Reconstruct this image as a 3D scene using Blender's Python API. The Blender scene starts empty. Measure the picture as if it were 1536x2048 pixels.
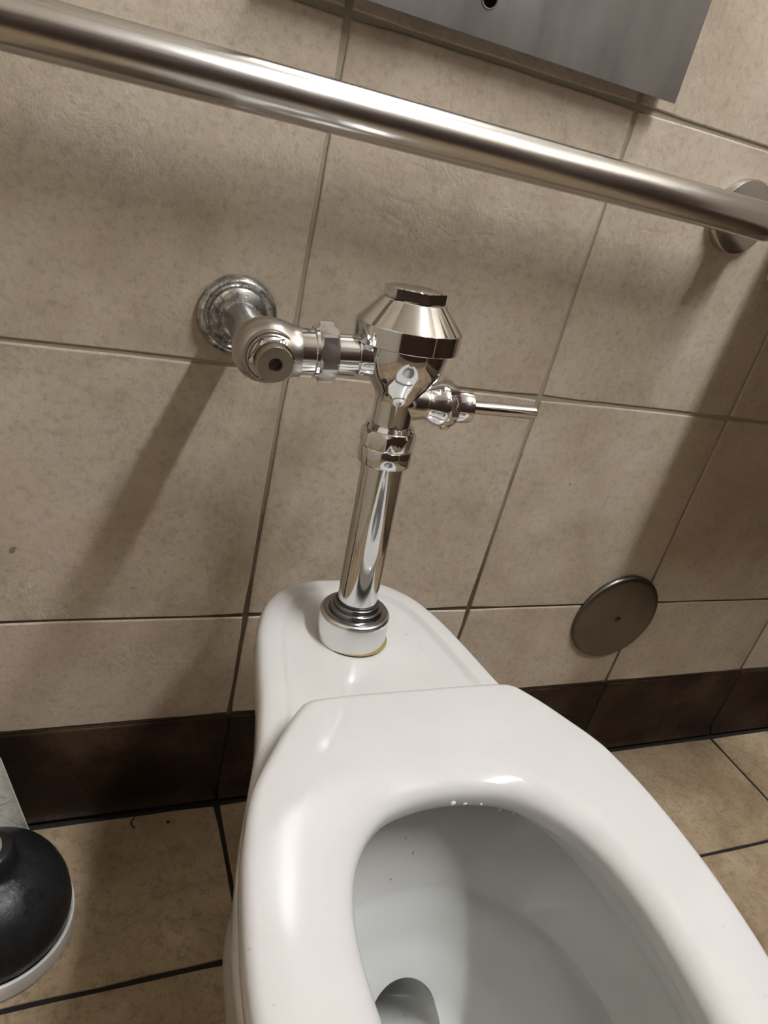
import bpy, bmesh, math, random
from mathutils import Vector, Matrix, Euler, Quaternion
random.seed(7)
sc = bpy.context.scene
COL = sc.collection
PI = math.pi

# ------------------------------------------------------------------ camera
CAM = Vector((-0.2061, -0.6986, 0.8507))
RX = Vector((0.91443436, -0.33844601, 0.22195517))
RY = Vector((0.02684418, -0.49647295, -0.86763702))     # image down
RZ = Vector((0.40384303, 0.79935531, -0.44490662))      # forward
FPX = 1456.3
cd = bpy.data.cameras.new('camera')
cd.sensor_fit = 'VERTICAL'; cd.sensor_height = 36.0
cd.lens = 36.0 * FPX / 2048.0
cd.clip_start = 0.01
cam = bpy.data.objects.new('camera', cd); COL.objects.link(cam)
M3 = Matrix((RX, -RY, -RZ)).transposed()
cam.matrix_world = Matrix.Translation(CAM) @ M3.to_4x4()
sc.camera = cam

# ------------------------------------------------------------------ world, exposure
w = bpy.data.worlds.new('world'); sc.world = w; w.use_nodes = True
w.node_tree.nodes['Background'].inputs[0].default_value = (0.05, 0.046, 0.04, 1)
w.node_tree.nodes['Background'].inputs[1].default_value = 1.0
sc.view_settings.view_transform = 'Standard'
sc.view_settings.look = 'None'
sc.view_settings.gamma = 1.0
sc.view_settings.use_curve_mapping = False
sc.view_settings.exposure = 2.3
LAMP_STRENGTH = 44.0                     # the ceiling strip light built below
LAMP_COLOR = (0.94, 0.975, 1.0, 1)
LAMP_X, LAMP_Z, LAMP_Y0, LAMP_Y1 = 0.64, 2.65, -0.45, -1.67

# ------------------------------------------------------------------ material helpers
def new_mat(name):
    m = bpy.data.materials.new(name); m.use_nodes = True
    nt = m.node_tree
    return m, nt, nt.nodes['Principled BSDF']
def nd(nt, t, **kw):
    n = nt.nodes.new(t)
    for k, v in kw.items(): setattr(n, k, v)
    return n
def noise(nt, vec, scale, detail=6, rough=0.6, dist=0.0):
    n = nd(nt, 'ShaderNodeTexNoise')
    n.inputs['Scale'].default_value = scale; n.inputs['Detail'].default_value = detail
    n.inputs['Roughness'].default_value = rough; n.inputs['Distortion'].default_value = dist
    if vec is not None: nt.links.new(vec, n.inputs['Vector'])
    return n.outputs['Fac']
def ramp(nt, fac, stops):
    r = nd(nt, 'ShaderNodeValToRGB')
    el = r.color_ramp.elements
    while len(el) < len(stops): el.new(0.5)
    for e, (p, c) in zip(el, stops):
        e.position = p; e.color = (c[0], c[1], c[2], 1) if not isinstance(c, (int, float)) else (c, c, c, 1)
    nt.links.new(fac, r.inputs[0])
    return r.outputs[0]
def mixc(nt, fac, a, b, mode='MIX'):
    m = nd(nt, 'ShaderNodeMix', data_type='RGBA', blend_type=mode)
    for sock, v in ((m.inputs[0], fac), (m.inputs[6], a), (m.inputs[7], b)):
        if isinstance(v, (int, float)): sock.default_value = v
        elif isinstance(v, tuple): sock.default_value = (v[0], v[1], v[2], 1)
        else: nt.links.new(v, sock)
    return m.outputs[2]
def mth(nt, op, a, b=0.0):
    m = nd(nt, 'ShaderNodeMath', operation=op)
    for sock, v in ((m.inputs[0], a), (m.inputs[1], b)):
        if isinstance(v, (int, float)): sock.default_value = v
        else: nt.links.new(v, sock)
    return m.outputs[0]
def bump(nt, bs, height, strength, dist, prev=None):
    b = nd(nt, 'ShaderNodeBump')
    b.inputs['Strength'].default_value = strength; b.inputs['Distance'].default_value = dist
    nt.links.new(height, b.inputs['Height'])
    if prev is not None: nt.links.new(prev, b.inputs['Normal'])
    nt.links.new(b.outputs[0], bs.inputs['Normal'])
    return b.outputs[0]
def obj_vec(nt, shuffle=True, stretch=None):
    tc = nd(nt, 'ShaderNodeTexCoord')
    v = tc.outputs['Object']
    if shuffle:
        oi = nd(nt, 'ShaderNodeObjectInfo')
        s = mth(nt, 'MULTIPLY', oi.outputs['Random'], 37.0)
        cb = nd(nt, 'ShaderNodeCombineXYZ')
        for i in range(3): nt.links.new(s, cb.inputs[i])
        a = nd(nt, 'ShaderNodeVectorMath', operation='ADD')
        nt.links.new(v, a.inputs[0]); nt.links.new(cb.outputs[0], a.inputs[1]); v = a.outputs[0]
    if stretch:
        mp = nd(nt, 'ShaderNodeVectorMath', operation='MULTIPLY')
        nt.links.new(v, mp.inputs[0]); mp.inputs[1].default_value = stretch; v = mp.outputs[0]
    return v

def stone_mat(name, c_lo, c_mid, c_hi, c_tint, rough, relief, speck=0.35, tintamt=0.5):
    m, nt, bs = new_mat(name)
    v = obj_vec(nt)
    big = noise(nt, v, 8.0, 9, 0.68, 0.15)
    col = ramp(nt, big, [(0.34, c_lo), (0.5, c_mid), (0.66, c_hi)])
    tint = ramp(nt, noise(nt, v, 5.0, 4, 0.55, 0.3), [(0.5, 0.0), (0.68, 1.0)])
    col = mixc(nt, mth(nt, 'MULTIPLY', tint, tintamt), col, c_tint)
    fine = noise(nt, v, 130.0, 5, 0.7)
    col = mixc(nt, mth(nt, 'MULTIPLY', ramp(nt, fine, [(0.36, 1.0), (0.5, 0.0)]), speck), col, tuple(c * 0.55 for c in c_lo))
    sp2 = noise(nt, v, 42.0, 2, 0.5)
    col = mixc(nt, mth(nt, 'MULTIPLY', ramp(nt, sp2, [(0.77, 0.0), (0.79, 1.0)]), 0.7), col, tuple(c * 0.3 for c in c_lo))
    nt.links.new(col, bs.inputs['Base Color'])
    bs.inputs['Roughness'].default_value = rough
    # cleft relief: broad swells, sparse split lines, grain
    h1 = noise(nt, v, 18.0, 10, 0.66, 0.1)
    n2 = noise(nt, v, 8.0, 6, 0.62, 0.5)
    ridge = mth(nt, 'ABSOLUTE', mth(nt, 'SUBTRACT', n2, 0.5))
    ridge = ramp(nt, ridge, [(0.0, 0.0), (0.022, 1.0)])
    gate = ramp(nt, noise(nt, v, 6.0, 2, 0.5), [(0.52, 0.0), (0.62, 1.0)])
    rid = mth(nt, 'MULTIPLY', mth(nt, 'SUBTRACT', 1.0, ridge), gate)
    b1 = bump(nt, bs, h1, relief, 0.006)
    b2 = bump(nt, bs, mth(nt, 'SUBTRACT', 1.0, rid), 0.35 * relief / 0.5, 0.0012, b1)
    bump(nt, bs, noise(nt, v, 150.0, 5, 0.75), 0.6, 0.0010, b2)
    return m

M = {}
M['wall_tile'] = stone_mat('beige_stone_tile', (0.385, 0.312, 0.235), (0.470, 0.390, 0.305), (0.540, 0.462, 0.375), (0.505, 0.395, 0.328), 0.5, 0.30, 0.3, 0.4)
M['base_tile'] = stone_mat('dark_brown_cove_tile', (0.012, 0.006, 0.003), (0.022, 0.011, 0.006), (0.055, 0.032, 0.018), (0.034, 0.015, 0.008), 0.5, 0.4, 0.3, 0.5)
M['floor_tile'] = stone_mat('tan_floor_tile', (0.235, 0.165, 0.098), (0.345, 0.256, 0.160), (0.455, 0.355, 0.240), (0.315, 0.212, 0.140), 0.45, 0.42, 0.45, 0.5)

def grout_mat(name, c_clean, c_dirty, z0, z1):
    m, nt, bs = new_mat(name)
    tc = nd(nt, 'ShaderNodeTexCoord'); v = tc.outputs['Object']
    sx = nd(nt, 'ShaderNodeSeparateXYZ'); nt.links.new(v, sx.inputs[0])
    mr = nd(nt, 'ShaderNodeMapRange'); nt.links.new(sx.outputs[2], mr.inputs[0])
    mr.inputs[1].default_value = z0; mr.inputs[2].default_value = z1
    n = noise(nt, v, 9.0, 4, 0.6)
    f = mth(nt, 'ADD', mr.outputs[0], mth(nt, 'MULTIPLY', mth(nt, 'SUBTRACT', n, 0.5), 1.2))
    f = ramp(nt, f, [(0.2, 0.0), (0.8, 1.0)])
    col = mixc(nt, f, c_dirty, c_clean)
    col = mixc(nt, mth(nt, 'MULTIPLY', noise(nt, v, 260.0, 3, 0.7), 0.45), col, tuple(c * 0.5 for c in c_clean))
    nt.links.new(col, bs.inputs['Base Color']); bs.inputs['Roughness'].default_value = 0.9
    bump(nt, bs, noise(nt, v, 320.0, 3, 0.7), 0.6, 0.001)
    return m
M['wall_grout'] = grout_mat('sanded_wall_grout', (0.36, 0.31, 0.235), (0.070, 0.042, 0.018), 0.30, 0.62)
M['floor_grout'] = grout_mat('blackened_floor_grout', (0.012, 0.010, 0.008), (0.012, 0.010, 0.008), 0, 1)

def plain(name, col, rough=0.5, metal=0.0, **kw):
    m, nt, bs = new_mat(name)
    bs.inputs['Base Color'].default_value = (col[0], col[1], col[2], 1)
    bs.inputs['Roughness'].default_value = rough; bs.inputs['Metallic'].default_value = metal
    for k, v in kw.items(): bs.inputs[k].default_value = v
    return m
def metal_mat(name, col, rough, wear=0.0, stretch=None, scale=60.0, lo=0.7, pits=0.0, pitcol=(0.05, 0.045, 0.04), aniso=0.0):
    m, nt, bs = new_mat(name)
    v = obj_vec(nt, True, stretch)
    n = noise(nt, v, scale, 6, 0.65)
    bs.inputs['Metallic'].default_value = 1.0
    c = mixc(nt, ramp(nt, n, [(0.3, 0.0), (0.7, 1.0)]), tuple(x * lo for x in col), col)
    if pits:
        p = noise(nt, obj_vec(nt), 95.0, 5, 0.7)
        pf = ramp(nt, p, [(0.5 - 0.1 * pits, 0.0), (0.62, pits)])
        c = mixc(nt, pf, c, pitcol)
    nt.links.new(c, bs.inputs['Base Color'])
    r = mth(nt, 'ADD', mth(nt, 'MULTIPLY', n, wear), rough - wear * 0.5)
    if pits: r = mth(nt, 'ADD', r, mth(nt, 'MULTIPLY', pf, 0.35))
    nt.links.new(r, bs.inputs['Roughness'])
    if aniso: bs.inputs['Anisotropic'].default_value = aniso
    return m
M['chrome'] = metal_mat('polished_chrome', (0.76, 0.76, 0.755), 0.07, 0.06, None, 70, 0.9)
M['chrome_spot'] = metal_mat('water_spotted_chrome', (0.80, 0.80, 0.79), 0.24, 0.05, None, 40, 0.95)
M['chrome_pit'] = metal_mat('corroded_chrome', (0.72, 0.71, 0.69), 0.2, 0.2, None, 80, 0.7, 0.85)
M['dark_plate'] = metal_mat('tarnished_dark_plate', (0.30, 0.30, 0.31), 0.22, 0.1, None, 60, 0.75)
M['satin'] = metal_mat('satin_nickel', (0.50, 0.46, 0.42), 0.30, 0.08, None, 60, 0.9)
M['brass'] = metal_mat('dull_cap_metal', (0.47, 0.42, 0.34), 0.32, 0.1, None, 60, 0.85)
M['steel_bar'] = metal_mat('brushed_steel_bar', (0.60, 0.58, 0.555), 0.23, 0.10, (3, 120, 120), 6.0, 0.92)
M['steel_sheet'] = metal_mat('stained_steel_sheet', (0.50, 0.485, 0.47), 0.40, 0.16, (7, 7, 2.2), 1.6, 0.66)
M['steel_disc'] = metal_mat('dull_steel_cover', (0.20, 0.183, 0.163), 0.34, 0.18, None, 26.0, 0.75)
M['dark'] = plain('recess_shade_black', (0.012, 0.011, 0.010), 0.7)  # near-black that paints in the shade of small openings
M['rubber_ring'] = plain('black_rubber_ring', (0.02, 0.02, 0.02), 0.45)
M['screw'] = plain('dark_screw', (0.10, 0.075, 0.05), 0.4, 1.0)
M['yellow_grime'] = plain('yellow_mineral_grime', (0.24, 0.165, 0.045), 0.7)

def china_mat(name, col, specks):
    m, nt, bs = new_mat(name)
    v = obj_vec(nt, False)
    c = mixc(nt, ramp(nt, noise(nt, v, 14.0, 4, 0.6), [(0.3, 0.0), (0.7, 1.0)]), tuple(x * 0.965 for x in col), col)
    s = ramp(nt, noise(nt, v, 150.0, 2, 0.5), [(0.72, 0.0), (0.75, 1.0)])
    g = ramp(nt, noise(nt, v, 11.0, 3, 0.5), [(0.48, 0.0), (0.6, 1.0)])
    c = mixc(nt, mth(nt, 'MULTIPLY', mth(nt, 'MULTIPLY', s, g), specks), c, (0.16, 0.12, 0.07))
    nt.links.new(c, bs.inputs['Base Color'])
    bs.inputs['Roughness'].default_value = 0.11
    bs.inputs['Specular IOR Level'].default_value = 0.5
    return m
M['china'] = china_mat('white_vitreous_china', (0.555, 0.545, 0.525), 0.7)
M['seat'] = china_mat('glossy_white_seat_plastic', (0.565, 0.55, 0.54), 0.35)
M['white_plastic'] = china_mat('scuffed_white_plastic', (0.78, 0.76, 0.73), 0.8)
M['white_plastic'].node_tree.nodes['Principled BSDF'].inputs['Roughness'].default_value = 0.42
def cracked():
    m, nt, bs = new_mat('cracked_white_plastic')
    v = obj_vec(nt, False)
    wv = nd(nt, 'ShaderNodeTexVoronoi', feature='DISTANCE_TO_EDGE'); wv.inputs['Scale'].default_value = 34.0
    nt.links.new(v, wv.inputs['Vector'])
    gate = ramp(nt, noise(nt, v, 18.0, 3, 0.5), [(0.5, 0.0), (0.56, 1.0)])
    line = mth(nt, 'MULTIPLY', ramp(nt, wv.outputs['Distance'], [(0.0, 1.0), (0.03, 0.0)]), gate)
    base = mixc(nt, ramp(nt, noise(nt, v, 120.0, 5, 0.7), [(0.35, 0.0), (0.6, 1.0)]), (0.56, 0.53, 0.49), (0.74, 0.71, 0.67))
    nt.links.new(mixc(nt, mth(nt, 'MULTIPLY', line, 0.6), base, (0.16, 0.13, 0.10)), bs.inputs['Base Color'])
    bs.inputs['Roughness'].default_value = 0.5
    return m
M['cracked_plastic'] = cracked()
M['cream'] = plain('cream_handle_plastic', (0.62, 0.54, 0.42), 0.45)
M['grey_bumper'] = plain('grey_bumper_rubber', (0.35, 0.34, 0.32), 0.6)
def rubber_mat():
    m, nt, bs = new_mat('wet_black_rubber')
    v = obj_vec(nt, False)
    bs.inputs['Base Color'].default_value = (0.012, 0.012, 0.013, 1)
    bs.inputs['Specular IOR Level'].default_value = 0.3
    r = ramp(nt, noise(nt, v, 45.0, 5, 0.6), [(0.36, 0.12), (0.5, 0.38)])
    nt.links.new(r, bs.inputs['Roughness'])
    bump(nt, bs, noise(nt, v, 60.0, 5, 0.65), 0.35, 0.003)
    return m
M['black_rubber'] = rubber_mat()
def water_mat():
    m = bpy.data.materials.new('still_water'); m.use_nodes = True
    nt = m.node_tree
    for n in list(nt.nodes):
        if n.type != 'OUTPUT_MATERIAL': nt.nodes.remove(n)
    out = [n for n in nt.nodes if n.type == 'OUTPUT_MATERIAL'][0]
    tr = nd(nt, 'ShaderNodeBsdfTransparent'); tr.inputs[0].default_value = (0.985, 1.0, 1.0, 1)
    gl = nd(nt, 'ShaderNodeBsdfGlossy'); gl.inputs['Roughness'].default_value = 0.02
    fr = nd(nt, 'ShaderNodeFresnel'); fr.inputs[0].default_value = 1.33
    mx = nd(nt, 'ShaderNodeMixShader')
    nt.links.new(fr.outputs[0], mx.inputs[0]); nt.links.new(tr.outputs[0], mx.inputs[1]); nt.links.new(gl.outputs[0], mx.inputs[2])
    nt.links.new(mx.outputs[0], out.inputs[0])
    return m
M['water'] = water_mat()
def emit_mat(name, col, s):
    m, nt, bs = new_mat(name)
    bs.inputs['Base Color'].default_value = (0.8, 0.8, 0.8, 1)
    bs.inputs['Emission Color'].default_value = col; bs.inputs['Emission Strength'].default_value = s
    return m
M['lamp'] = emit_mat('glowing_lamp_lens', LAMP_COLOR, LAMP_STRENGTH)
M['ceiling'] = plain('ceiling_paint', (0.74, 0.71, 0.66), 0.8)
M['side_wall'] = plain('beige_side_wall', (0.50, 0.45, 0.38), 0.55)
M['added_panel'] = plain('dark_brown_added_panel', (0.050, 0.026, 0.018), 0.45)  # colour of the unseen panels added to darken reflections and fill
M['housing'] = plain('white_lamp_housing', (0.7, 0.69, 0.66), 0.5)

# ------------------------------------------------------------------ object helpers
def link(name, me, mat=None, parent=None, smooth=None):
    if mat: me.materials.append(M[mat] if isinstance(mat, str) else mat)
    o = bpy.data.objects.new(name, me); COL.objects.link(o)
    if parent: o.parent = parent
    if smooth is not None:
        for p in me.polygons: p.use_smooth = True
        me.set_sharp_from_angle(angle=math.radians(smooth))
    return o
def mesh(name, vs, fs):
    me = bpy.data.meshes.new(name); me.from_pydata([tuple(v) for v in vs], [], fs); me.validate(); me.update()
    bm = bmesh.new(); bm.from_mesh(me); bmesh.ops.recalc_face_normals(bm, faces=bm.faces); bm.to_mesh(me); bm.free()
    return me
def thing(name, loc, label, cat, group=None):
    o = bpy.data.objects.new(name, None); COL.objects.link(o); o.location = loc
    o.empty_display_size = 0.05
    o['label'] = label; o['category'] = cat
    if group: o['group'] = group
    return o
def struct(o):
    o['kind'] = 'structure'; return o
def frame(origin, axis, up=Vector((0, 0, 1))):
    """matrix whose local Z is axis"""
    z = Vector(axis).normalized()
    x = Vector(up).cross(z)
    if x.length < 1e-4: x = Vector((1, 0, 0)).cross(z)
    if x.length < 1e-4: x = Vector((0, 1, 0)).cross(z)
    x.normalize(); y = z.cross(x)
    m = Matrix((x, y, z)).transposed().to_4x4(); m.translation = Vector(origin)
    return m
def lathe_data(prof, n=64, mtx=Matrix.Identity(4), a0=0.0, a1=2 * PI):
    full = abs(a1 - a0 - 2 * PI) < 1e-6
    k = n if full else n + 1
    vs, fs = [], []
    for (r, z) in prof:
        for i in range(k):
            a = a0 + (a1 - a0) * i / n
            vs.append(mtx @ Vector((r * math.cos(a), r * math.sin(a), z)))
    for j in range(len(prof) - 1):
        for i in range(n):
            i2 = (i + 1) % k
            fs.append((j * k + i, j * k + i2, (j + 1) * k + i2, (j + 1) * k + i))
    if full:
        if prof[0][0] > 1e-6: fs.append(tuple(range(k))[::-1])
        if prof[-1][0] > 1e-6: fs.append(tuple((len(prof) - 1) * k + i for i in range(k)))
    return vs, fs
def clean(me):
    bm = bmesh.new(); bm.from_mesh(me)
    bmesh.ops.remove_doubles(bm, verts=bm.verts, dist=1e-6)
    bmesh.ops.recalc_face_normals(bm, faces=bm.faces); bm.to_mesh(me); bm.free()
def crisp(prof, e=0.0004):
    P = [Vector(p) for p in prof]; out = [P[0]]
    for i in range(1, len(P) - 1):
        a = P[i] - P[i - 1]; b = P[i + 1] - P[i]
        if a.length < 4 * e or b.length < 4 * e or a.angle(b) < 0.2: out.append(P[i]); continue
        a.normalize(); b.normalize()
        out += [P[i] - a * e * 1.9, P[i] - a * e, P[i] + b * e, P[i] + b * e * 1.9]
    out.append(P[-1])
    return [(p.x, p.y) for p in out]
def lathe(name, prof, mat, parent, mtx, n=64, smooth=35):
    if smooth < 30:
        prof = crisp(prof); smooth = 75
    vs, fs = lathe_data(prof, n, mtx)
    me = mesh(name, vs, fs); clean(me)
    return link(name, me, mat, parent, smooth)
def hexprof(name, r, h, mat, parent, mtx, rot=0.0, ch=0.0015, sides=6, rtop=None):
    """chamfered polygonal nut; r across flats / 2"""
    R = r / math.cos(PI / sides); vs = []; fs = []
    N = 48
    def ring(fn, z):
        for i in range(N):
            a = 2 * PI * i / N
            s = PI / sides; aa = (a % (2 * s)) - s
            rad = min(r / math.cos(aa), fn)
            vs.append(mtx @ Vector((rad * math.cos(a + rot), rad * math.sin(a + rot), z)))
    ring(r * 0.99, 0); ring(R, ch); ring(R, h - ch); ring(r * 0.99, h)
    for j in range(3):
        for i in range(N): fs.append((j * N + i, j * N + (i + 1) % N, (j + 1) * N + (i + 1) % N, (j + 1) * N + i))
    fs.append(tuple(range(N))[::-1]); fs.append(tuple(3 * N + i for i in range(N)))
    return link(name, mesh(name, vs, fs), mat, parent, 20)
def rbox(name, c, s, mat, parent=None, bev=0.003, seg=3, rot=None, smooth=40):
    bm = bmesh.new(); bmesh.ops.create_cube(bm, size=1.0)
    for v in bm.verts: v.co = Vector((v.co.x * s[0], v.co.y * s[1], v.co.z * s[2]))
    if bev: bmesh.ops.bevel(bm, geom=list(bm.edges) + list(bm.verts), offset=bev, segments=seg, affect='EDGES', profile=0.5)
    if rot: bmesh.ops.rotate(bm, verts=bm.verts, matrix=rot)
    bmesh.ops.translate(bm, verts=bm.verts, vec=Vector(c))
    me = bpy.data.meshes.new(name); bm.to_mesh(me); bm.free()
    return link(name, me, mat, parent, smooth)
def tube(name, pts, rad, mat, parent, n=48, smooth=40, caps=True):
    pts = [Vector(p) for p in pts]; vs = []; fs = []
    t0 = (pts[1] - pts[0]).normalized(); up = Vector((0, 0, 1))
    if abs(t0.dot(up)) > 0.95: up = Vector((0, 1, 0))
    for i, p in enumerate(pts):
        t = (pts[min(i + 1, len(pts) - 1)] - pts[max(i - 1, 0)]).normalized()
        x = up.cross(t).normalized(); y = t.cross(x)
        r = rad[i] if isinstance(rad, (list, tuple)) else rad
        for k in range(n):
            a = 2 * PI * k / n; vs.append(p + x * (r * math.cos(a)) + y * (r * math.sin(a)))
    for j in range(len(pts) - 1):
        for k in range(n): fs.append((j * n + k, j * n + (k + 1) % n, (j + 1) * n + (k + 1) % n, (j + 1) * n + k))
    if caps:
        fs.append(tuple(range(n))); fs.append(tuple((len(pts) - 1) * n + k for k in range(n))[::-1])
    return link(name, mesh(name, vs, fs), mat, parent, smooth)

# ------------------------------------------------------------------ setting
T = 0.311
ZH2 = 0.6233; ZH1 = ZH2 + T; ZH3 = ZH2 - T; ZH4 = 0.1524
ROOM_L, ROOM_R, ROOM_F, CEIL = -0.98, 1.30, -2.6, 2.70
def slab(name, lo, hi, mat):
    c = [(a + b) / 2 for a, b in zip(lo, hi)]; s = [b - a for a, b in zip(lo, hi)]
    return struct(rbox(name, c, s, mat, None, 0))
wall_back = slab('wall_back', (ROOM_L - 0.1, 0.0022, -0.1), (ROOM_R + 0.1, 0.12, CEIL + 0.1), 'wall_grout')
floor = slab('floor', (ROOM_L - 0.1, ROOM_F - 0.1, -0.12), (ROOM_R + 0.1, 0.0022, -0.0022), 'floor_grout')
slab('ceiling', (ROOM_L - 0.1, ROOM_F - 0.1, CEIL), (ROOM_R + 0.1, 0.0022, CEIL + 0.1), 'ceiling')
slab('wall_left', (ROOM_L - 0.1, ROOM_F - 0.1, -0.0022), (ROOM_L, 0.0022, CEIL), 'side_wall')
slab('wall_right', (ROOM_R, ROOM_F - 0.1, -0.0022), (ROOM_R + 0.1, 0.0022, CEIL), 'side_wall')
slab('wall_front', (ROOM_L, ROOM_F - 0.1, -0.0022), (ROOM_R, ROOM_F, CEIL), 'side_wall')

def tile_mesh(name, wd, ht, th, mat, seed, nseg=6, bev=0.0016, jit=0.0005):
    """tile standing in XZ, front face toward -Y, origin at the centre of the front plane"""
    rnd = random.Random(seed)
    per = []
    hx, hz = wd / 2, ht / 2
    cs = [(-hx, -hz), (hx, -hz), (hx, hz), (-hx, hz)]
    rc = 0.0012
    for q in range(4):
        a = Vector(cs[q]); b = Vector(cs[(q + 1) % 4]); d = (b - a)
        nrm = Vector((-d.y, d.x)).normalized()
        for i in range(nseg):
            t = i / nseg
            p = a + d * t
            if i == 0:
                prv = Vector(cs[(q - 1) % 4]) - a
                p = a + (d.normalized() + prv.normalized()) * rc
            else: p = p + nrm * rnd.uniform(-jit, jit)
            per.append(p)
    n = len(per); vs = []
    for (ins, y) in ((bev, 0.0), (bev * 0.35, bev * 0.3), (0.0, bev), (0.0, th)):
        for p in per:
            vs.append((p.x - math.copysign(min(ins, abs(p.x)), p.x) if abs(abs(p.x) - hx) < 0.003 else p.x, y,
                       p.y - math.copysign(min(ins, abs(p.y)), p.y) if abs(abs(p.y) - hz) < 0.003 else p.y))
    fs = [tuple(range(n))]
    for j in range(3):
        for i in range(n): fs.append((j * n + i, j * n + (i + 1) % n, (j + 1) * n + (i + 1) % n, (j + 1) * n + i))
    me = mesh(name, vs, fs); me.materials.append(M[mat])
    return me
for k_ in ('base_tile', 'floor_tile'): M[k_].node_tree.nodes['Principled BSDF'].inputs['Specular IOR Level'].default_value = 0.22
G = 0.0045
TH = 0.008
full = [tile_mesh('wall_tile', T - G, T - G, TH, 'wall_tile', 10 + i) for i in range(4)]
cut_h = ZH3 - ZH4
cut = [tile_mesh('wall_tile_cut', T - G, cut_h - G * 0.8, TH, 'wall_tile', 30 + i) for i in range(3)]
cols = range(-4, 5)
def put(me, name, loc, parent, rot=None):
    o = bpy.data.objects.new(name, me); COL.objects.link(o); o.parent = parent; o.location = loc
    if rot: o.rotation_euler = rot
    return o
rt = random.Random(3)
def tl(a): return rt.uniform(-a, a)
for ix in cols:
    xc = (ix + 0.5) * T
    if xc + T / 2 < ROOM_L or xc - T / 2 > ROOM_R: continue
    put(cut[ix % 3], 'tile', (xc + tl(.0004), tl(.0003), (ZH3 + ZH4) / 2 + G * 0.1), wall_back, (tl(.0012), 0, tl(.0012)))
    for iz in range(-1, 7):
        z0 = ZH2 + iz * T
        if z0 + T > CEIL: continue
        put(full[rt.randrange(4)], 'tile', (xc + tl(.0005), tl(.0003), z0 + T / 2 + tl(.0004)), wall_back, (tl(.0014), 0, tl(.0014)))

# cove base tiles
baseboard = struct(rbox('baseboard_back', ((ROOM_L + ROOM_R) / 2, 0.0006, 0.074), (ROOM_R - ROOM_L, 0.003, 0.1486), 'floor_grout', None, 0))
def cove_mesh(name, wd, seed):
    zt = ZH4 - 0.0018
    prof = [(0.004, zt), (-0.0012, zt), (-0.0026, zt - 0.0012), (-0.0032, zt - 0.003)]
    prof += [(-0.0032, 0.030)]
    R = 0.020
    for i in range(1, 9):
        a = (PI / 2) * i / 8 * 0.62
        prof.append((-0.0032 - R * (1 - math.cos(a)), 0.030 - R * 1.35 * math.sin(a)))
    prof += [(-0.0115, 0.0045), (-0.010, 0.0026), (0.004, 0.0026)]
    vs = []; h = wd / 2; m = len(prof)
    xs = [(-h, 0.0012), (-h + 0.0012, 0), (h - 0.0012, 0), (h, 0.0012)]
    for x, d in xs:
        for (y, z) in prof: vs.append((x, y + (d if y < 0.003 else 0), z))
    fs = []
    for s in range(3):
        for i in range(m - 1): fs.append((s * m + i, s * m + i + 1, (s + 1) * m + i + 1, (s + 1) * m + i))
    fs.append(tuple(range(m))); fs.append(tuple(3 * m + i for i in range(m))[::-1])
    me = mesh(name, vs, fs); me.materials.append(M['base_tile'])
    for p in me.polygons: p.use_smooth = True
    me.set_sharp_from_angle(angle=math.radians(35))
    return me
cv = cove_mesh('cove_tile', T - 0.005, 1)
for ix in cols:
    xc = (ix + 0.5) * T
    if xc + T / 2 < ROOM_L or xc - T / 2 > ROOM_R: continue
    put(cv, 'cove_tile', (xc, tl(.0003), 0), baseboard, (0, 0, tl(.001)))

# floor tiles
GF = 0.0055
fl_full = [tile_mesh('floor_tile', T - GF, T - GF, 0.008, 'floor_tile', 50 + i, 6, 0.0018, 0.0006) for i in range(4)]
Y_FIRST = -0.2295; Y_WALL = -0.0135
fl_first = [tile_mesh('floor_tile_cut', T - GF, (Y_WALL - Y_FIRST) - GF, 0.008, 'floor_tile', 70 + i, 6, 0.0018, 0.0006) for i in range(2)]
for ix in cols:
    xc = (ix + 0.5) * T
    if xc + T / 2 < ROOM_L or xc - T / 2 > ROOM_R: continue
    put(fl_first[ix % 2], 'tile', (xc + tl(.0005), (Y_FIRST + Y_WALL) / 2, 0), floor, (-PI / 2, 0, 0))
    for iy in range(8):
        yc = Y_FIRST - (iy + 0.5) * T
        if yc - T / 2 < ROOM_F - 0.2: continue
        o = put(fl_full[rt.randrange(4)], 'tile', (xc + tl(.0006), yc + tl(.0005), tl(.0002)), floor, (-PI / 2, 0, 0))

# unseen dark panel on posts, added for the chrome to reflect
pt = thing('added_reflect_panel', (0.10, -1.46, 0), 'added dark brown panel opposite the tiled wall for the chrome to reflect', 'added_panel')
rbox('panel', (0, 0, 1.02), (1.9, 0.025, 1.50), 'added_panel', pt, 0.004)
for sx in (-0.85, 0.85):
    rbox('post', (sx, 0, 0.137), (0.06, 0.03, 0.274), 'steel_bar', pt, 0.004)

sp_ = thing('added_side_panel', (1.12, -0.73, 0), 'added dark brown side panel cutting bounce light beyond the paper dispenser', 'added_panel')  # unseen panel added to cut bounce light on the right
rbox('panel', (0, 0, 1.02), (0.025, 1.40, 1.50), 'added_panel', sp_, 0.004)
for sy in (-0.6, 0.6):
    rbox('post', (0, sy, 0.137), (0.03, 0.06, 0.274), 'steel_bar', sp_, 0.004)

# ceiling strip light
lt = thing('ceiling_light', (LAMP_X, (LAMP_Y0 + LAMP_Y1) / 2, CEIL), 'long narrow ceiling strip light with a glowing lens', 'ceiling light')
LL = LAMP_Y0 - LAMP_Y1
rbox('housing', (0, 0, -0.012), (0.15, LL + 0.06, 0.024), 'housing', lt, 0.004)
rbox('lens', (0, 0, -0.0385), (0.065, LL, 0.029), 'lamp', lt, 0.012, 4)

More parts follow.
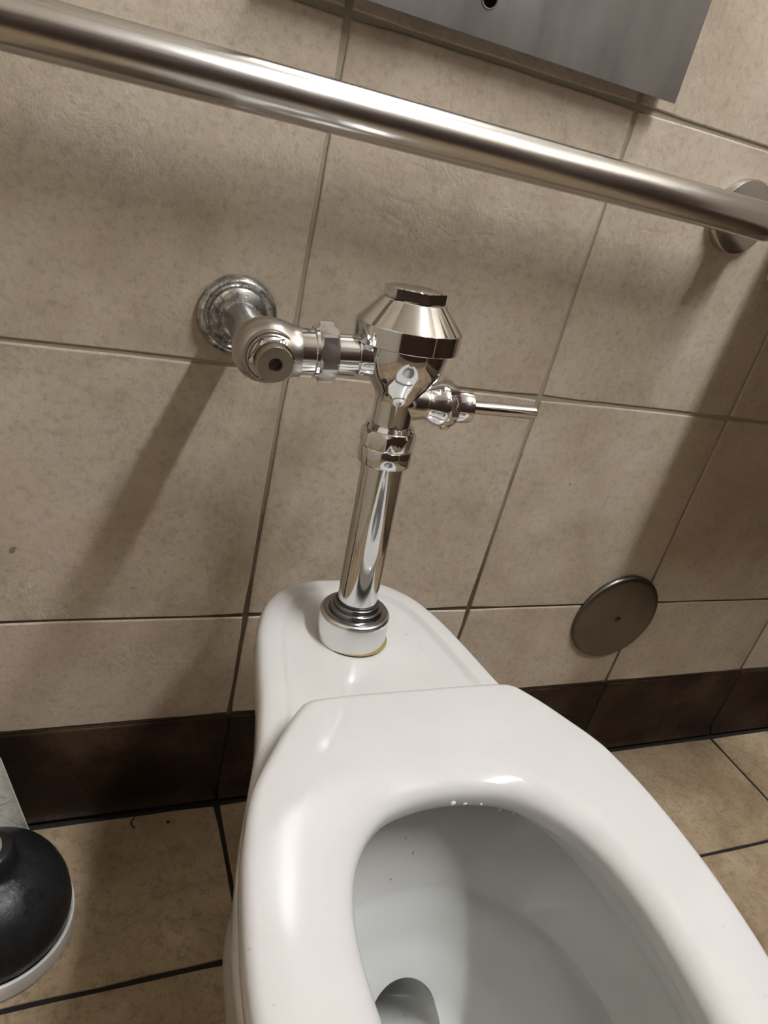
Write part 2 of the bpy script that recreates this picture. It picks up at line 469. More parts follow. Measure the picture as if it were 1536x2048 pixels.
# ------------------------------------------------------------------ toilet
X0 = 0.0575
def interp(tab, y):
    if y >= tab[0][0]: return tab[0][1]
    for (a, b), (c, d) in zip(tab, tab[1:]):
        if c <= y <= a: return b + (d - b) * (y - a) / (c - a)
    return tab[-1][1]
def catmull(P, closed, sub):
    out = []; n = len(P)
    rng = range(n if closed else n - 1)
    for i in rng:
        p0 = P[(i - 1) % n] if closed or i > 0 else P[0] * 2 - P[1]
        p1 = P[i]; p2 = P[(i + 1) % n]
        p3 = P[(i + 2) % n] if closed or i + 2 < n else p2 * 2 - p1
        for k in range(sub):
            t = k / sub
            out.append(0.5 * ((2 * p1) + (p2 - p0) * t + (2 * p0 - 5 * p1 + 4 * p2 - p3) * t * t + (3 * p1 - p0 - 3 * p2 + p3) * t ** 3))
    if not closed: out.append(P[-1])
    return out
def outline(tab, n, y0=None):
    """closed symmetric outline from (y, halfwidth) rows back to front, resampled by arc length"""
    P = [Vector((h, y)) for y, h in tab]
    L = [Vector((-p.x, p.y)) for p in P[::-1] if p.x > 1e-6]
    Q = catmull(P + L, True, 14)
    d = [0.0]
    for i in range(len(Q)): d.append(d[-1] + (Q[(i + 1) % len(Q)] - Q[i]).length)
    out = []; j = 0
    for i in range(n):
        s = d[-1] * i / n
        while d[j + 1] < s: j += 1
        t = (s - d[j]) / max(d[j + 1] - d[j], 1e-9)
        out.append(Q[j].lerp(Q[(j + 1) % len(Q)], t))
    return out
def ray_hit(poly, c, ang):
    """distance from c to a star-shaped outline at angle ang"""
    dx, dy = math.cos(ang), math.sin(ang); best = None
    n = len(poly)
    for i in range(n):
        a = poly[i] - c; b = poly[(i + 1) % n] - c
        ex, ey = b.x - a.x, b.y - a.y
        den = dx * ey - dy * ex
        if abs(den) < 1e-12: continue
        t = (a.x * ey - a.y * ex) / den; u = (a.x * dy - a.y * dx) / den
        if t > 0 and -1e-6 <= u <= 1 + 1e-6: best = t if best is None else min(best, t)
    return best
NT = 176
top_tab = [(-0.078, 0.0), (-0.080, 0.030), (-0.090, 0.058), (-0.116, 0.083), (-0.153, 0.0985), (-0.187, 0.1065), (-0.22, 0.1125),
           (-0.255, 0.1185), (-0.30, 0.129), (-0.336, 0.139), (-0.38, 0.151), (-0.43, 0.161), (-0.48, 0.166), (-0.55, 0.163), (-0.62, 0.148),
           (-0.68, 0.121), (-0.725, 0.084), (-0.75, 0.040), (-0.757, 0.0)]
TOP = outline(top_tab, NT)
CB = Vector((0.0, -0.50))
ANG = [math.atan2(p.y - CB.y, p.x - CB.x) for p in TOP]
def radial(tab):
    poly = outline(tab, 240)
    return [CB + Vector((math.cos(a), math.sin(a))) * ray_hit(poly, CB, a) for a in ANG]
def inset(poly, d):
    n = len(poly); out = []
    for i in range(n):
        t = (poly[(i + 1) % n] - poly[i - 1]).normalized()
        out.append(poly[i] + Vector((t.y, -t.x)) * d)   # sign fixed below
    return out
def orient(poly, d):
    a = inset(poly, d)
    if (a[0] - CB).length > (poly[0] - CB).length: a = inset(poly, -d)
    return a
foot_tab = [(-0.16, 0.0), (-0.164, 0.04), (-0.18, 0.066), (-0.22, 0.082), (-0.28, 0.089), (-0.40, 0.096), (-0.50, 0.098), (-0.58, 0.088), (-0.63, 0.052), (-0.645, 0.0)]
waist_tab = [(-0.15, 0.0), (-0.154, 0.035), (-0.17, 0.055), (-0.21, 0.067), (-0.28, 0.076), (-0.40, 0.088), (-0.50, 0.092), (-0.58, 0.082), (-0.63, 0.050), (-0.645, 0.0)]
mid_tab = [(-0.125, 0.0), (-0.129, 0.034), (-0.148, 0.056), (-0.19, 0.070), (-0.28, 0.086), (-0.34, 0.105), (-0.40, 0.128), (-0.48, 0.143), (-0.57, 0.134), (-0.65, 0.095), (-0.69, 0.045), (-0.70, 0.0)]
hole_tab = [(-0.352, 0.0), (-0.357, 0.045), (-0.375, 0.080), (-0.41, 0.104), (-0.46, 0.117), (-0.52, 0.119), (-0.58, 0.111), (-0.64, 0.088), (-0.68, 0.052), (-0.695, 0.0)]
under_tab = [(-0.340, 0.0), (-0.345, 0.055), (-0.362, 0.093), (-0.40, 0.120), (-0.46, 0.134), (-0.52, 0.136), (-0.58, 0.127), (-0.65, 0.098), (-0.695, 0.055), (-0.71, 0.0)]
water_tab = [(-0.3765, 0.0), (-0.3815, 0.040), (-0.398, 0.075), (-0.428, 0.106), (-0.465, 0.123), (-0.51, 0.126), (-0.56, 0.112), (-0.605, 0.078), (-0.635, 0.042), (-0.645, 0.0)]
w2_tab = [(-0.398, 0.0), (-0.402, 0.032), (-0.418, 0.060), (-0.445, 0.082), (-0.48, 0.092), (-0.515, 0.090), (-0.555, 0.078), (-0.585, 0.056), (-0.605, 0.030), (-0.612, 0.0)]
w3_tab = [(-0.425, 0.0), (-0.428, 0.022), (-0.438, 0.040), (-0.455, 0.053), (-0.48, 0.060), (-0.51, 0.058), (-0.54, 0.046), (-0.56, 0.030), (-0.572, 0.015), (-0.575, 0.0)]
ZD = 0.4225; ZW = 0.312
FOOT, WAIST, MID = radial(foot_tab), radial(waist_tab), radial(mid_tab)
HOLE, UNDER, WAT, W2, W3 = (radial(t) for t in (hole_tab, under_tab, water_tab, w2_tab, w3_tab))
def lerp(A, B, t): return [a.lerp(b, t) for a, b in zip(A, B)]
rings = []
def lean(y): return 0.009 * min(1.0, max(0.0, (y + 0.45) / 0.15))      # the casting's back sits a little off its axis
def add(poly, z): rings.append([Vector((p.x + lean(p.y) * min(1, z / 0.3), p.y, z)) for p in poly])
add(FOOT, 0.0); add(FOOT, 0.022); add(lerp(FOOT, WAIST, 0.35), 0.040); add(lerp(FOOT, WAIST, 0.8), 0.075); add(WAIST, 0.12)
add(lerp(WAIST, MID, 0.25), 0.17); add(lerp(WAIST, MID, 0.6), 0.225); add(MID, 0.285)
for t, z in ((0.25, 0.320), (0.5, 0.348), (0.75, 0.372), (0.92, 0.388), (1.0, 0.400)): add(lerp(MID, TOP, t), z)
add(TOP, ZD - 0.010)
add(orient(TOP, 0.0008), ZD - 0.0065); add(orient(TOP, 0.0025), ZD - 0.0032); add(orient(TOP, 0.0055), ZD - 0.0008); add(orient(TOP, 0.010), ZD)
add(orient(TOP, 0.0215), ZD); add(orient(TOP, 0.0235), ZD - 0.0007); add(orient(TOP, 0.0268), ZD - 0.0038); add(orient(TOP, 0.0295), ZD - 0.0047); add(orient(TOP, 0.0315), ZD - 0.005)
OFF = orient(TOP, 0.0315)
for i in range(1, 7):
    t = i / 7
    add(lerp(OFF, HOLE, t), ZD - 0.005 + 0.005 * max(0, t - 0.4) / 0.6)
add(lerp(OFF, HOLE, 0.965), ZD - 0.0005); add(HOLE, ZD - 0.006); add(HOLE, ZD - 0.028)
add(lerp(HOLE, UNDER, 0.12), ZD - 0.034); add(lerp(HOLE, UNDER, 0.7), ZD - 0.034); add(UNDER, ZD - 0.040)
for t in (0.2, 0.45, 0.7, 0.88, 0.97, 1.0):
    add(lerp(UNDER, WAT, t), (ZD - 0.040) + (ZW - 0.002 - ZD + 0.040) * t ** 1.25)
for t in (0.2, 0.4, 0.6, 0.8, 1.0): add(lerp(WAT, W2, t), ZW - 0.002 - 0.036 * t ** 1.25)
for t in (0.25, 0.5, 0.75, 1.0): add(lerp(W2, W3, t), ZW - 0.038 - 0.040 * t ** 1.3)
cw = Vector((0.0, -0.50))
for t, z in ((0.35, 0.222), (0.65, 0.216), (0.9, 0.214)): add([p.lerp(cw, t) for p in W3], z)
vs = [v for r in rings for v in r]; fs = []
for j in range(len(rings) - 1):
    for i in range(NT): fs.append((j * NT + i, j * NT + (i + 1) % NT, (j + 1) * NT + (i + 1) % NT, (j + 1) * NT + i))
fs.append(tuple(range(NT))); fs.append(tuple((len(rings) - 1) * NT + i for i in range(NT)))
toilet = thing('toilet', (X0, 0, 0), 'white floor-mounted toilet bowl and seat under the chrome flush valve', 'toilet')
bme = mesh('bowl', vs, fs)
bowl = link('bowl', bme, 'china', toilet)
# trapway mouth cut into the back of the well
tp = [Vector((0.002, -0.520, 0.246)), Vector((0.002, -0.475, 0.240)), Vector((0.002, -0.43, 0.228)), Vector((0.002, -0.39, 0.206)), Vector((0.002, -0.365, 0.18))]
trap = tube('trap_cutter', tp, [0.030, 0.030, 0.030, 0.028, 0.026], 'china', toilet, 40)
md = bowl.modifiers.new('trapway', 'BOOLEAN'); md.object = trap; md.operation = 'DIFFERENCE'; md.solver = 'EXACT'
bpy.context.view_layer.update()
ev = bowl.evaluated_get(bpy.context.evaluated_depsgraph_get())
nm = bpy.data.meshes.new_from_object(ev)
bowl.modifiers.clear(); bowl.data = nm
tm = trap.data; bpy.data.objects.remove(trap); bpy.data.meshes.remove(tm)
for p in nm.polygons: p.use_smooth = True
nm.set_sharp_from_angle(angle=math.radians(50))
# water
wr = [Vector((p.x, p.y, ZW)) for p in lerp(WAT, W2, 0.02)]
wm = mesh('water', wr + [Vector((0, -0.5, ZW))], [(i, (i + 1) % NT, NT) for i in range(NT)])
link('water', wm, 'water', toilet, 30)

# seat: open-front ring
ZS0, ZS1 = 0.4285, 0.4575
so_tab = [(-0.289, 0.0), (-0.289, 0.055), (-0.2905, 0.086), (-0.294, 0.0975), (-0.304, 0.107), (-0.32, 0.119), (-0.34, 0.1315), (-0.36, 0.1435), (-0.38, 0.152), (-0.42, 0.161),
          (-0.46, 0.1655), (-0.50, 0.167), (-0.55, 0.164), (-0.60, 0.153), (-0.65, 0.134), (-0.70, 0.104), (-0.745, 0.055), (-0.76, 0.0)]
si_tab = [(-0.392, 0.0), (-0.395, 0.030), (-0.404, 0.055), (-0.424, 0.076), (-0.45, 0.090), (-0.485, 0.0975), (-0.53, 0.0975), (-0.58, 0.090), (-0.63, 0.072), (-0.665, 0.045), (-0.68, 0.0)]
SO, SI = outline(so_tab, 200), outline(si_tab, 240)
for p in SO: p.x += -0.003 + 0.07 * (p.y + 0.50)         # the seat sits slightly skewed on its hinge
for p in SI: p.x += -0.003
SC = Vector((0, -0.50))
sang = [math.atan2(p.y - SC.y, p.x - SC.x) for p in SO]
gap = math.radians(13)
idx = [i for i, a in enumerate(sang) if abs((a + PI / 2 + PI) % (2 * PI) - PI) > gap]
# start right after the gap
st = next(k for k in range(len(idx)) if (idx[k] - idx[k - 1]) % 200 > 1)
idx = idx[st:] + idx[:st]
sec = []
H = ZS1 - ZS0
prof = [(0.02, 0.0), (0.002, 0.002), (0.0, 0.006), (0.0, 0.012)]
for i in idx:
    a = sang[i]; o = SO[i]; d = (SC - o).normalized()
    n2 = SC + Vector((math.cos(a), math.sin(a))) * ray_hit(SI, SC, a)
    # outward normals of both edges
    tO = (SO[(i + 1) % 200] - SO[i - 1]).normalized(); nO = Vector((tO.y, -tO.x))
    if nO.dot(o - SC) < 0: nO = -nO
    W = (n2 - o)
    L = W.length; u = W.normalized()
    pr = []
    r1, r2, w2 = 0.009, 0.015, 0.026
    def at(s, z): p = o + u * s; return Vector((p.x, p.y, ZS0 + z))
    cO = max(abs(u.dot(nO)), 0.5)
    pr += [at(0.010, 0.0), at(0.003, 0.0012), at(0.0005, 0.004), at(0.0, 0.009)]
    for k in range(1, 8):
        q = (PI / 2) * k / 7
        pr.append(at((r1 * (1 - math.cos(q))) / cO, H - 0.0015 - r1 + r1 * math.sin(q)))
    for k in range(1, 6):
        t = k / 6; s = r1 / cO + (L - r1 / cO - w2) * t
        pr.append(at(s, H - 0.0015 + 0.0012 * math.sin(PI * t)))
    for k in range(0, 9):
        q = (PI / 2) * k / 8
        pr.append(at(L - w2 + w2 * math.sin(q), H - 0.0015 - r2 + r2 * math.cos(q)))
    pr += [at(L, 0.006), at(L - 0.002, 0.0015), at(L - 0.008, 0.0)]
    sec.append(pr)
m = len(sec[0]); vs = [v for s in sec for v in s]; fs = []
for j in range(len(sec) - 1):
    for k in range(m): fs.append((j * m + k, j * m + (k + 1) % m, (j + 1) * m + (k + 1) % m, (j + 1) * m + k))
fs.append(tuple(range(m))); fs.append(tuple((len(sec) - 1) * m + k for k in range(m)))
seat = link('seat', mesh('seat', vs, fs), 'seat', toilet, 50)
for bx, by in ((-0.118, -0.41), (0.118, -0.41), (-0.11, -0.60), (0.11, -0.60)):
    rbox('bumper', (bx, by, (ZD - 0.001 + ZS0) / 2), (0.018, 0.030, ZS0 - ZD + 0.002), 'grey_bumper', seat, 0.002)
for bx in (-0.07, 0.07):
    mt = frame((bx, -0.322, ZD - 0.004), (0, 0, 1))
    lathe('hinge_post', [(0.009, 0), (0.009, 0.012)], 'grey_bumper', seat, mt, 24)

# ------------------------------------------------------------------ flush valve
P0 = Vector((X0, -0.172, ZD - 0.0050)); P1 = Vector((0.050, -0.150, 0.742))
fv = thing('flush_valve', P0, 'chrome manual flush valve with side lever rising from the back of the toilet', 'flush valve')
fv_inv = Matrix.Translation(-P0)
U = (P1 - P0).normalized()
AX = fv_inv @ frame(P0, U, Vector((0, 1, 0)))
def onax(z):      # axis distance for world height z
    return (z - P0.z) / U.z
def A(prof): return [(r, onax(z)) for r, z in prof]
z = ZD - 0.005
gm = fv_inv @ frame(P0 + Vector((0.0014, -0.0008, 0)), U, Vector((0, 1, 0)))
lathe('grime_ring', [(0.0325, 0.0), (0.0350, 0.0001), (0.0350, 0.0005), (0.0335, 0.0009)], 'yellow_grime', fv, gm, 64)
lathe('spud_nut', A([(0.0345, z), (0.0345, z + 0.026), (0.0340, z + 0.0285), (0.0328, z + 0.0300), (0.0310, z + 0.0306), (0.020, z + 0.0300)]), 'chrome_spot', fv, AX, 80)
lathe('spud_top', A([(0.0315, z + 0.0300), (0.0318, z + 0.0312), (0.0305, z + 0.0320), (0.0262, z + 0.0318), (0.0262, z + 0.0352), (0.0250, z + 0.0364), (0.0225, z + 0.0364), (0.0225, z + 0.0395), (0.0212, z + 0.0408), (0.0185, z + 0.0408)]), 'dark_plate', fv, AX, 80, 50)
lathe('seal_ring', A([(0.0185, z + 0.040), (0.0207, z + 0.0412), (0.0207, z + 0.0425), (0.0185, z + 0.043)]), 'rubber_ring', fv, AX, 64)
lathe('flush_tube', A([(0.0193, z + 0.02), (0.0193, 0.625)]), 'chrome', fv, AX, 64)
lathe('coupling_ring', A([(0.0195, 0.6015), (0.0232, 0.602), (0.0240, 0.6035), (0.0240, 0.615), (0.0235, 0.617), (0.0225, 0.6175)]), 'chrome', fv, AX, 64)
cn = fv_inv @ frame(P0 + U * onax(0.6165), U, Vector((0, 1, 0)))
hexprof('coupling_nut', 0.0226, 0.0165, 'chrome', fv, cn, 0.35, 0.0025, 8)
lathe('coupling_collar', A([(0.0215, 0.632), (0.0222, 0.634), (0.0205, 0.6375), (0.018, 0.638)]), 'chrome', fv, AX, 64)
# body: neck flaring into the upper chamber
lathe('body', A([(0.0178, 0.630), (0.0178, 0.658), (0.0186, 0.663), (0.0222, 0.669), (0.0282, 0.676), (0.0330, 0.684), (0.0358, 0.693), (0.0370, 0.701), (0.0372, 0.708), (0.0330, 0.711)]), 'chrome', fv, AX, 80)
cover = lathe('cover', A([(0.0345, 0.7060), (0.0445, 0.7065), (0.0448, 0.7225), (0.0262, 0.7425), (0.0235, 0.7430)]), 'chrome', fv, AX, 96, 25)
cp = fv_inv @ frame(P0 + U * onax(0.7425), U, Vector((0, 1, 0)))
hexprof('cover_cap', 0.0222, 0.0095, 'chrome', cover, cp, 0.55, 0.0008, 6)
# raised bosses on the body front
# inlet side
S = Vector((-0.0625, -0.143, 0.6850))                   # centre of the control stop
V = P0 + U * onax(0.6965)                                # centre of the valve body
D = (V - S).normalized()
IN = fv_inv @ frame(S, D, Vector((0, 0, 1)))
LD = (V - S).length
lathe('inlet_collar', [(0.0178, LD - 0.041), (0.0185, LD - 0.0395), (0.0185, LD - 0.034), (0.0200, LD - 0.026), (0.0235, LD - 0.016), (0.027, LD - 0.006), (0.020, LD)], 'chrome', fv, IN, 64)
lathe('inlet_nipple', [(0.0160, 0.02), (0.0160, LD - 0.036)], 'chrome', fv, IN, 64)
nut_m = fv_inv @ frame(S + D * 0.0405, D, Vector((0, 0, 1)))
hexprof('inlet_nut', 0.0212, 0.0155, 'chrome_spot', fv, nut_m, 0.26, 0.002, 6)
lathe('nut_lip', [(0.0195, 0.0375), (0.0210, 0.0382), (0.0210, 0.0415)], 'chrome', fv, IN, 64)
# control stop
stop = lathe('stop_body', [(0.0, -0.0265), (0.0075, -0.0258), (0.0140, -0.0228), (0.0200, -0.0175), (0.0240, -0.0105), (0.0258, -0.003), (0.0260, 0.003), (0.0248, 0.010), (0.0225, 0.0165), (0.0208, 0.020), (0.0200, 0.0235), (0.0202, 0.0265), (0.0188, 0.0268)], 'satin', fv, IN, 72, 60)
lathe('stop_sleeve', [(0.0185, 0.024), (0.0187, 0.0265), (0.0187, 0.041)], 'chrome', fv, IN, 64)
F = Vector((-0.005, -1.0, 0.0)).normalized()          # stop cap faces the room
SB = fv_inv @ frame(S, F, Vector((0, 0, 1)))
lathe('stop_ring', [(0.0205, 0.010), (0.0212, 0.0145), (0.0212, 0.0175), (0.0204, 0.0190), (0.0192, 0.0190), (0.0188, 0.0182), (0.0178, 0.0182), (0.0178, 0.0198), (0.017, 0.0202)], 'satin', stop, SB, 64, 30)
hm = fv_inv @ frame(S + F * 0.0198, F, Vector((0, 0, 1)))
hexprof('stop_hex', 0.0158, 0.0080, 'chrome', stop, hm, 0.1, 0.002, 6)
cap = lathe('stop_cap', [(0.0142, 0.0265), (0.0142, 0.0350), (0.0136, 0.0362), (0.0054, 0.0362), (0.0050, 0.0352), (0.0050, 0.0315), (0.0, 0.0315)], 'brass', stop, SB, 64, 30)
sm = fv_inv @ frame(S + F * 0.0312, F, Vector((0, 0, 1)))
lathe('adjusting_screw', [(0.0047, 0.0), (0.0047, 0.0014), (0.0, 0.0014)], 'screw', stop, sm, 32)
rr = (sm.to_3x3() @ Matrix.Rotation(0.9, 3, 'Z')).to_4x4()
slot = rbox('screw_slot', (0, 0, 0), (0.0088, 0.0013, 0.0004), 'dark', stop, 0)
slot.data.transform(Matrix.Translation((sm @ Vector((0, 0, 0.0016)))) @ rr)
# supply pipe and wall escutcheon
E = Vector((-0.0585, -0.001, 0.6735))
SP = fv_inv @ frame(E, (S - E), Vector((0, 0, 1)))
LS = (S - E).length
lathe('supply_pipe', [(0.0158, 0.0), (0.0158, 0.055), (0.0168, 0.058), (0.0168, 0.085), (0.0175, 0.09), (0.0185, LS - 0.018)], 'chrome_spot', fv, SP, 64)
EM = fv_inv @ frame(E, (0, -1, 0), Vector((0, 0, 1)))
lathe('escutcheon', [(0.0376, 0.0), (0.0380, 0.003), (0.0374, 0.0065), (0.0355, 0.0100), (0.0325, 0.0118), (0.0295, 0.0108), (0.0272, 0.0098), (0.0235, 0.0125), (0.0205, 0.0175), (0.0185, 0.0215), (0.0172, 0.0235), (0.0160, 0.0238)], 'chrome_pit', fv, EM, 80, 50)
# lever side
Hc = P0 + U * onax(0.6585)
Hdir = Vector((1.0, 0.0, 0.006)).normalized()
HM = fv_inv @ frame(Hc, Hdir, Vector((0, 0, 1)))
lathe('handle_boss', [(0.0172, 0.0), (0.0165, 0.020), (0.0150, 0.0245), (0.0150, 0.029), (0.0170, 0.035), (0.0196, 0.0395), (0.0196, 0.0445)], 'chrome', fv, HM, 64)
hn = fv_inv @ frame(Hc + Hdir * 0.0438, Hdir, Vector((0, 0, 1)))
hexprof('handle_nut', 0.0192, 0.0105, 'chrome', fv, hn, 0.12, 0.0018, 6)
hs = lathe('handle_socket', [(0.0140, 0.052), (0.0150, 0.0525), (0.0150, 0.0715), (0.0080, 0.0720), (0.0, 0.0720)], 'chrome', fv, HM, 64, 25)
lathe('lever', [(0.0050, 0.0695), (0.0052, 0.072), (0.0062, 0.0740), (0.0063, 0.1425), (0.0, 0.1428)], 'chrome', fv, HM, 48, 25)

# ------------------------------------------------------------------ grab bar
BZ, BY, BR = 0.8635, -0.0675, 0.01905
gb = thing('grab_bar', (0.0, 0.0, BZ), 'brushed steel grab bar mounted across the tile wall below the steel dispenser', 'grab bar')
xe, xs = 0.493, -0.42
R = 0.044
pts = [(xe, -0.001, 0)]
for k in range(0, 13):
    a = (PI / 2) * k / 12
    pts.append((xe - R + R * math.cos(a), BY + R - R * math.sin(a), 0))
n = 24
for k in range(1, n): pts.append((xe - R + (xs + R - xe + R) * k / n, BY, 0))
for k in range(0, 13):
    a = (PI / 2) * k / 12
    pts.append((xs + R - R * math.sin(a), BY + R - R * math.cos(a), 0))
pts.append((xs, -0.001, 0))
tube('bar_tube', pts, BR, 'steel_bar', gb, 64)
for x in (xe, xs):
    mt = frame((x, 0.0002, 0), (0, -1, 0))
    lathe('wall_flange', [(0.0400, 0.0), (0.0400, 0.0085), (0.0392, 0.0105), (0.0375, 0.0115), (0.0, 0.0115)], 'steel_bar', gb, mt, 72)

# ------------------------------------------------------------------ steel seat-cover dispenser (semi-recessed)
BXR, BXL, BZ0, BZ1, BD = 0.337, -0.070, 0.9445, 1.235, 0.020
bx = thing('seat_cover_dispenser', ((BXL + BXR) / 2, 0, BZ0), 'stained stainless steel wall dispenser box with round hole above the grab bar', 'dispenser')
W_, H_ = BXR - BXL, BZ1 - BZ0
rbox('housing', (-0.002, -(BD - 0.008) / 2 + 0.0005, H_ / 2 + 0.003), (W_ - 0.008, BD - 0.009, H_ - 0.006), 'steel_sheet', bx, 0.001)
for sx_ in (-1, 1):
    rbox('door_edge', (sx_ * (W_ / 2 - 0.0045) - (0.0015 if sx_ > 0 else -0.0015), -BD + 0.0052, H_ / 2), (0.0012, 0.0075, H_ - 0.002), 'steel_sheet', bx, 0)
def holed_panel(name, w, h, cx, cz, r, th, mat, parent, y):
    N = 48; vs = []; fs = []
    def rect(a):
        dx, dz = math.cos(a), math.sin(a); t = 1e9
        for (e, d, s) in ((w / 2, dx, cx), (-w / 2, dx, cx)):
            if abs(d) > 1e-9 and (e - s) / d > 0: t = min(t, (e - s) / d)
        for (e, d, s) in ((h, dz, cz), (0, dz, cz)):
            if abs(d) > 1e-9 and (e - s) / d > 0: t = min(t, (e - s) / d)
        return cx + dx * t, cz + dz * t
    angs = [2 * PI * i / N for i in range(N)]
    for (ex, ez) in ((w / 2, h), (-w / 2, h), (-w / 2, 0), (w / 2, 0)): angs.append(math.atan2(ez - cz, ex - cx) % (2 * PI))
    angs = sorted(set(angs)); K = len(angs)
    for yy in (y, y + th):
        for a in angs: vs.append((cx + r * math.cos(a), yy, cz + r * math.sin(a)))
        for a in angs:
            px, pz = rect(a); vs.append((px, yy, pz))
    for i in range(K):
        j = (i + 1) % K
        fs.append((i, j, K + j, K + i)); fs.append((2 * K + i, 2 * K + j, 3 * K + j, 3 * K + i))
        fs.append((i, j, 2 * K + j, 2 * K + i)); fs.append((K + i, K + j, 3 * K + j, 3 * K + i))
    return link(name, mesh(name, vs, fs), mat, parent, 20)
hx, hz, hr = 0.1135 - (BXL + BXR) / 2, 0.9735 - BZ0, 0.0066
fp = holed_panel('front_panel', W_, H_, hx, hz, hr, 0.0015, 'steel_sheet', bx, -BD)
rv, rf = lathe_data([(hr - 0.0003, 0.0), (hr - 0.0001, 0.0006), (hr + 0.0007, 0.0007), (hr + 0.0011, 0.0), (hr - 0.0003, 0.0)], 40, frame((hx, -BD - 0.0001, hz), (0, -1, 0)))
rm = mesh('hole_rim', rv, [f for f in rf if len(f) == 4]); clean(rm)
link('hole_rim', rm, 'steel_bar', fp, 50)
lathe('hole_shade_disc', [(0.0135, 0.0), (0.0135, 0.0004)], 'dark', fp, frame((hx, -BD + 0.0084, hz), (0, -1, 0)), 32)  # near-black disc painting the shade inside the hole

# ------------------------------------------------------------------ round cleanout cover
cc = thing('cleanout_cover', (0.5775, 0, 0.2905), 'round dull steel cleanout cover plate screwed to the wall above the baseboard', 'wall cover')
disc = lathe('cover_disc', [(0.0755, -0.001), (0.0758, 0.0025), (0.0750, 0.0050), (0.0730, 0.0070), (0.0700, 0.0080), (0.0660, 0.0084), (0.0050, 0.0088), (0.0, 0.0088)], 'steel_disc', cc, frame((0, 0, 0), (0, -1, 0)), 96, 30)
scw = lathe('screw', [(0.0048, 0.0080), (0.0048, 0.0094), (0.0036, 0.0102), (0.0, 0.0102)], 'screw', cc, frame((0, 0, 0.0), (0, -1, 0)), 24)
rbox('screw_slot', (0, -0.01035, 0), (0.0062, 0.0005, 0.0013), 'dark', scw, 0, rot=Matrix.Rotation(0.5, 3, 'Y'))

# ------------------------------------------------------------------ deep dispenser on the wall to the right
dp = thing('paper_dispenser', (0.571, 0, 0.803), 'pale plastic paper dispenser fixed to the wall beside the grab bar end', 'dispenser')
rbox('housing', (0.145, -0.012, 0.17), (0.29, 0.022, 0.34), 'white_plastic', dp, 0.006)
rbox('cover', (0.146, -0.163, 0.172), (0.288, 0.28, 0.336), 'white_plastic', dp, 0.008, 5)
rbox('latch', (0.146, -0.3045, 0.29), (0.03, 0.006, 0.018), 'grey_bumper', dp, 0.002)

# ------------------------------------------------------------------ plunger in its caddy
PX, PY = -0.266, -0.140
cdy = thing('plunger_caddy', (PX, PY, 0), 'scuffed white plastic plunger caddy standing on the floor beside the toilet', 'caddy')
lathe('tray', [(0.078, 0.0), (0.083, 0.001), (0.0848, 0.005), (0.0840, 0.010), (0.0848, 0.013), (0.0842, 0.026), (0.0825, 0.0275), (0.0805, 0.026), (0.0795, 0.006), (0.0, 0.006)], 'white_plastic', cdy, Matrix.Identity(4), 96, 40)
lev = [(0.010, 0.067, -0.0625), (0.020, 0.0615, -0.0600), (0.032, 0.0550, -0.0575), (0.060, 0.0430, -0.0510), (0.100, 0.0300, -0.0440), (0.130, 0.0205, -0.0392), (0.150, 0.0140, -0.0362), (0.163, 0.0085, -0.0345), (0.168, 0.0040, -0.0340)]
nu = 16; vs = []; fs = []
for off in (0.0, 0.0032):
    for (zz, hw, yc) in lev:
        for i in range(nu + 1):
            u = -1 + 2 * i / nu
            vs.append((-0.275 + hw * u - PX, yc - 0.34 * hw * u * u + off - PY, zz))
rw = nu + 1; nl = len(lev); o2 = rw * nl
for j in range(nl - 1):
    for i in range(nu):
        q = (j * rw + i, j * rw + i + 1, (j + 1) * rw + i + 1, (j + 1) * rw + i)
        fs.append(q); fs.append(tuple(o2 + k for k in q[::-1]))
    for i in (0, nu): fs.append((j * rw + i, (j + 1) * rw + i, o2 + (j + 1) * rw + i, o2 + j * rw + i))
for j in (0, nl - 1):
    for i in range(nu): fs.append((j * rw + i, j * rw + i + 1, o2 + j * rw + i + 1, o2 + j * rw + i))
link('back_tongue', mesh('back_tongue', vs, fs), 'cracked_plastic', cdy, 45)
pl = thing('plunger', (PX, PY, 0.006), 'black rubber plunger with cream handle resting in a white caddy', 'plunger')
lathe('rubber_cup', [(0.060, 0.0), (0.0735, 0.002), (0.0765, 0.012), (0.0778, 0.020), (0.0808, 0.024), (0.0812, 0.036), (0.0785, 0.052), (0.0745, 0.064), (0.0690, 0.0745), (0.0610, 0.084), (0.0520, 0.0915), (0.0420, 0.0975), (0.0330, 0.1005), (0.0285, 0.1025), (0.0262, 0.106), (0.0250, 0.114), (0.0235, 0.126), (0.0210, 0.129), (0.012, 0.129)], 'black_rubber', pl, Matrix.Identity(4), 96, 60)
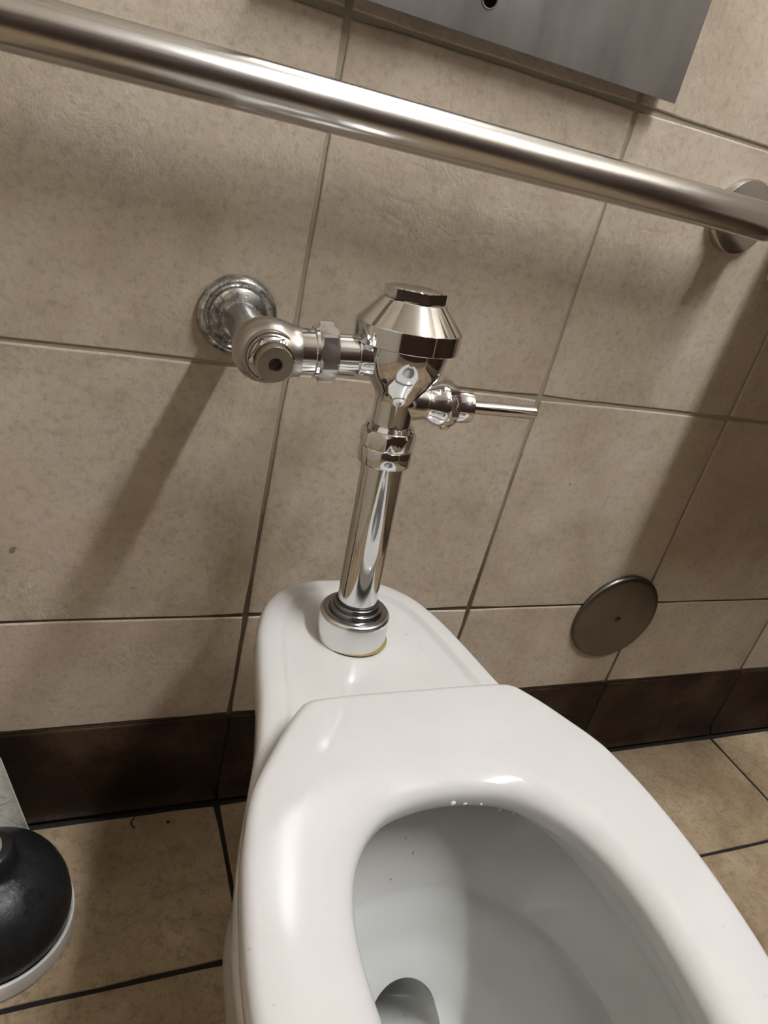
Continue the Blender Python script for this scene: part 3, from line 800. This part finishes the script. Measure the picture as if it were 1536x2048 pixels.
lathe('handle', [(0.0118, 0.120), (0.0125, 0.129), (0.0122, 0.135), (0.0105, 0.142), (0.0105, 0.46), (0.0125, 0.475), (0.0125, 0.50), (0.008, 0.51), (0.0, 0.512)], 'cream', pl, Matrix.Identity(4), 40, 50)

# ------------------------------------------------------------------ drops and crumbs
bpy.context.view_layer.update()
dg = bpy.context.evaluated_depsgraph_get()
def surface(px, py):
    d = (RX * ((px - 768) / FPX) + RY * ((py - 1024) / FPX) + RZ).normalized()
    hit, loc, nrm, _, ob, _ = sc.ray_cast(dg, CAM, d)
    return loc, nrm
def dome(name, r, h, mat, loc, nrm, seed):
    rnd = random.Random(seed)
    prof = [(r * math.cos(a), h * math.sin(a)) for a in (i * PI / 2 / 5 for i in range(6))]
    vs, fs = lathe_data(prof, 14, frame((0, 0, 0), nrm))
    vs = [v * (1 + rnd.uniform(-0.12, 0.12)) for v in vs]
    me = mesh(name, vs, fs); clean(me)
    o = link(name, me, mat, None, 60); o.location = loc
    return o
M['drop'] = plain('clear_drop', (0.82, 0.84, 0.85), 0.04)
spots = [((906, 1606), .0021), ((930, 1607), .0016), ((962, 1608), .0013), ((1000, 1619), .0015), ((1028, 1626), .0016)]
hits = [surface(*p) for p, r in spots]
for i, ((p, r), (loc, nrm)) in enumerate(zip(spots, hits)):
    o = dome('water_drop', r, r * 0.6, 'drop', loc, nrm, i)
    o['label'] = ('largest round water drop on the inner back edge of the toilet seat' if i == 0 else 'small clear water drop on the inner back edge of the toilet seat'); o['category'] = 'water drop'; o['group'] = 'drops on the toilet seat'
M['dirt'] = plain('black_dirt', (0.012, 0.010, 0.008), 0.8)
c0, _ = surface(272, 1632); c1, _ = surface(262, 1645); c2, _ = surface(268, 1657)
strand = tube('debris_strand', catmull([Vector(c0) + Vector((0, 0, .0009)), Vector(c1) + Vector((0, 0, .0009)), Vector(c2) + Vector((0, 0, .0009))], False, 6), 0.0009, 'dirt', None, 8)
strand['label'] = 'curled black strand of debris on the floor tile near the baseboard'; strand['category'] = 'debris'
c3, n3 = surface(336, 1644)
o = dome('debris_crumb', 0.0024, 0.0014, 'dirt', c3, n3, 9)
o['label'] = 'black crumb on the floor tile beside the curled strand'; o['category'] = 'debris'
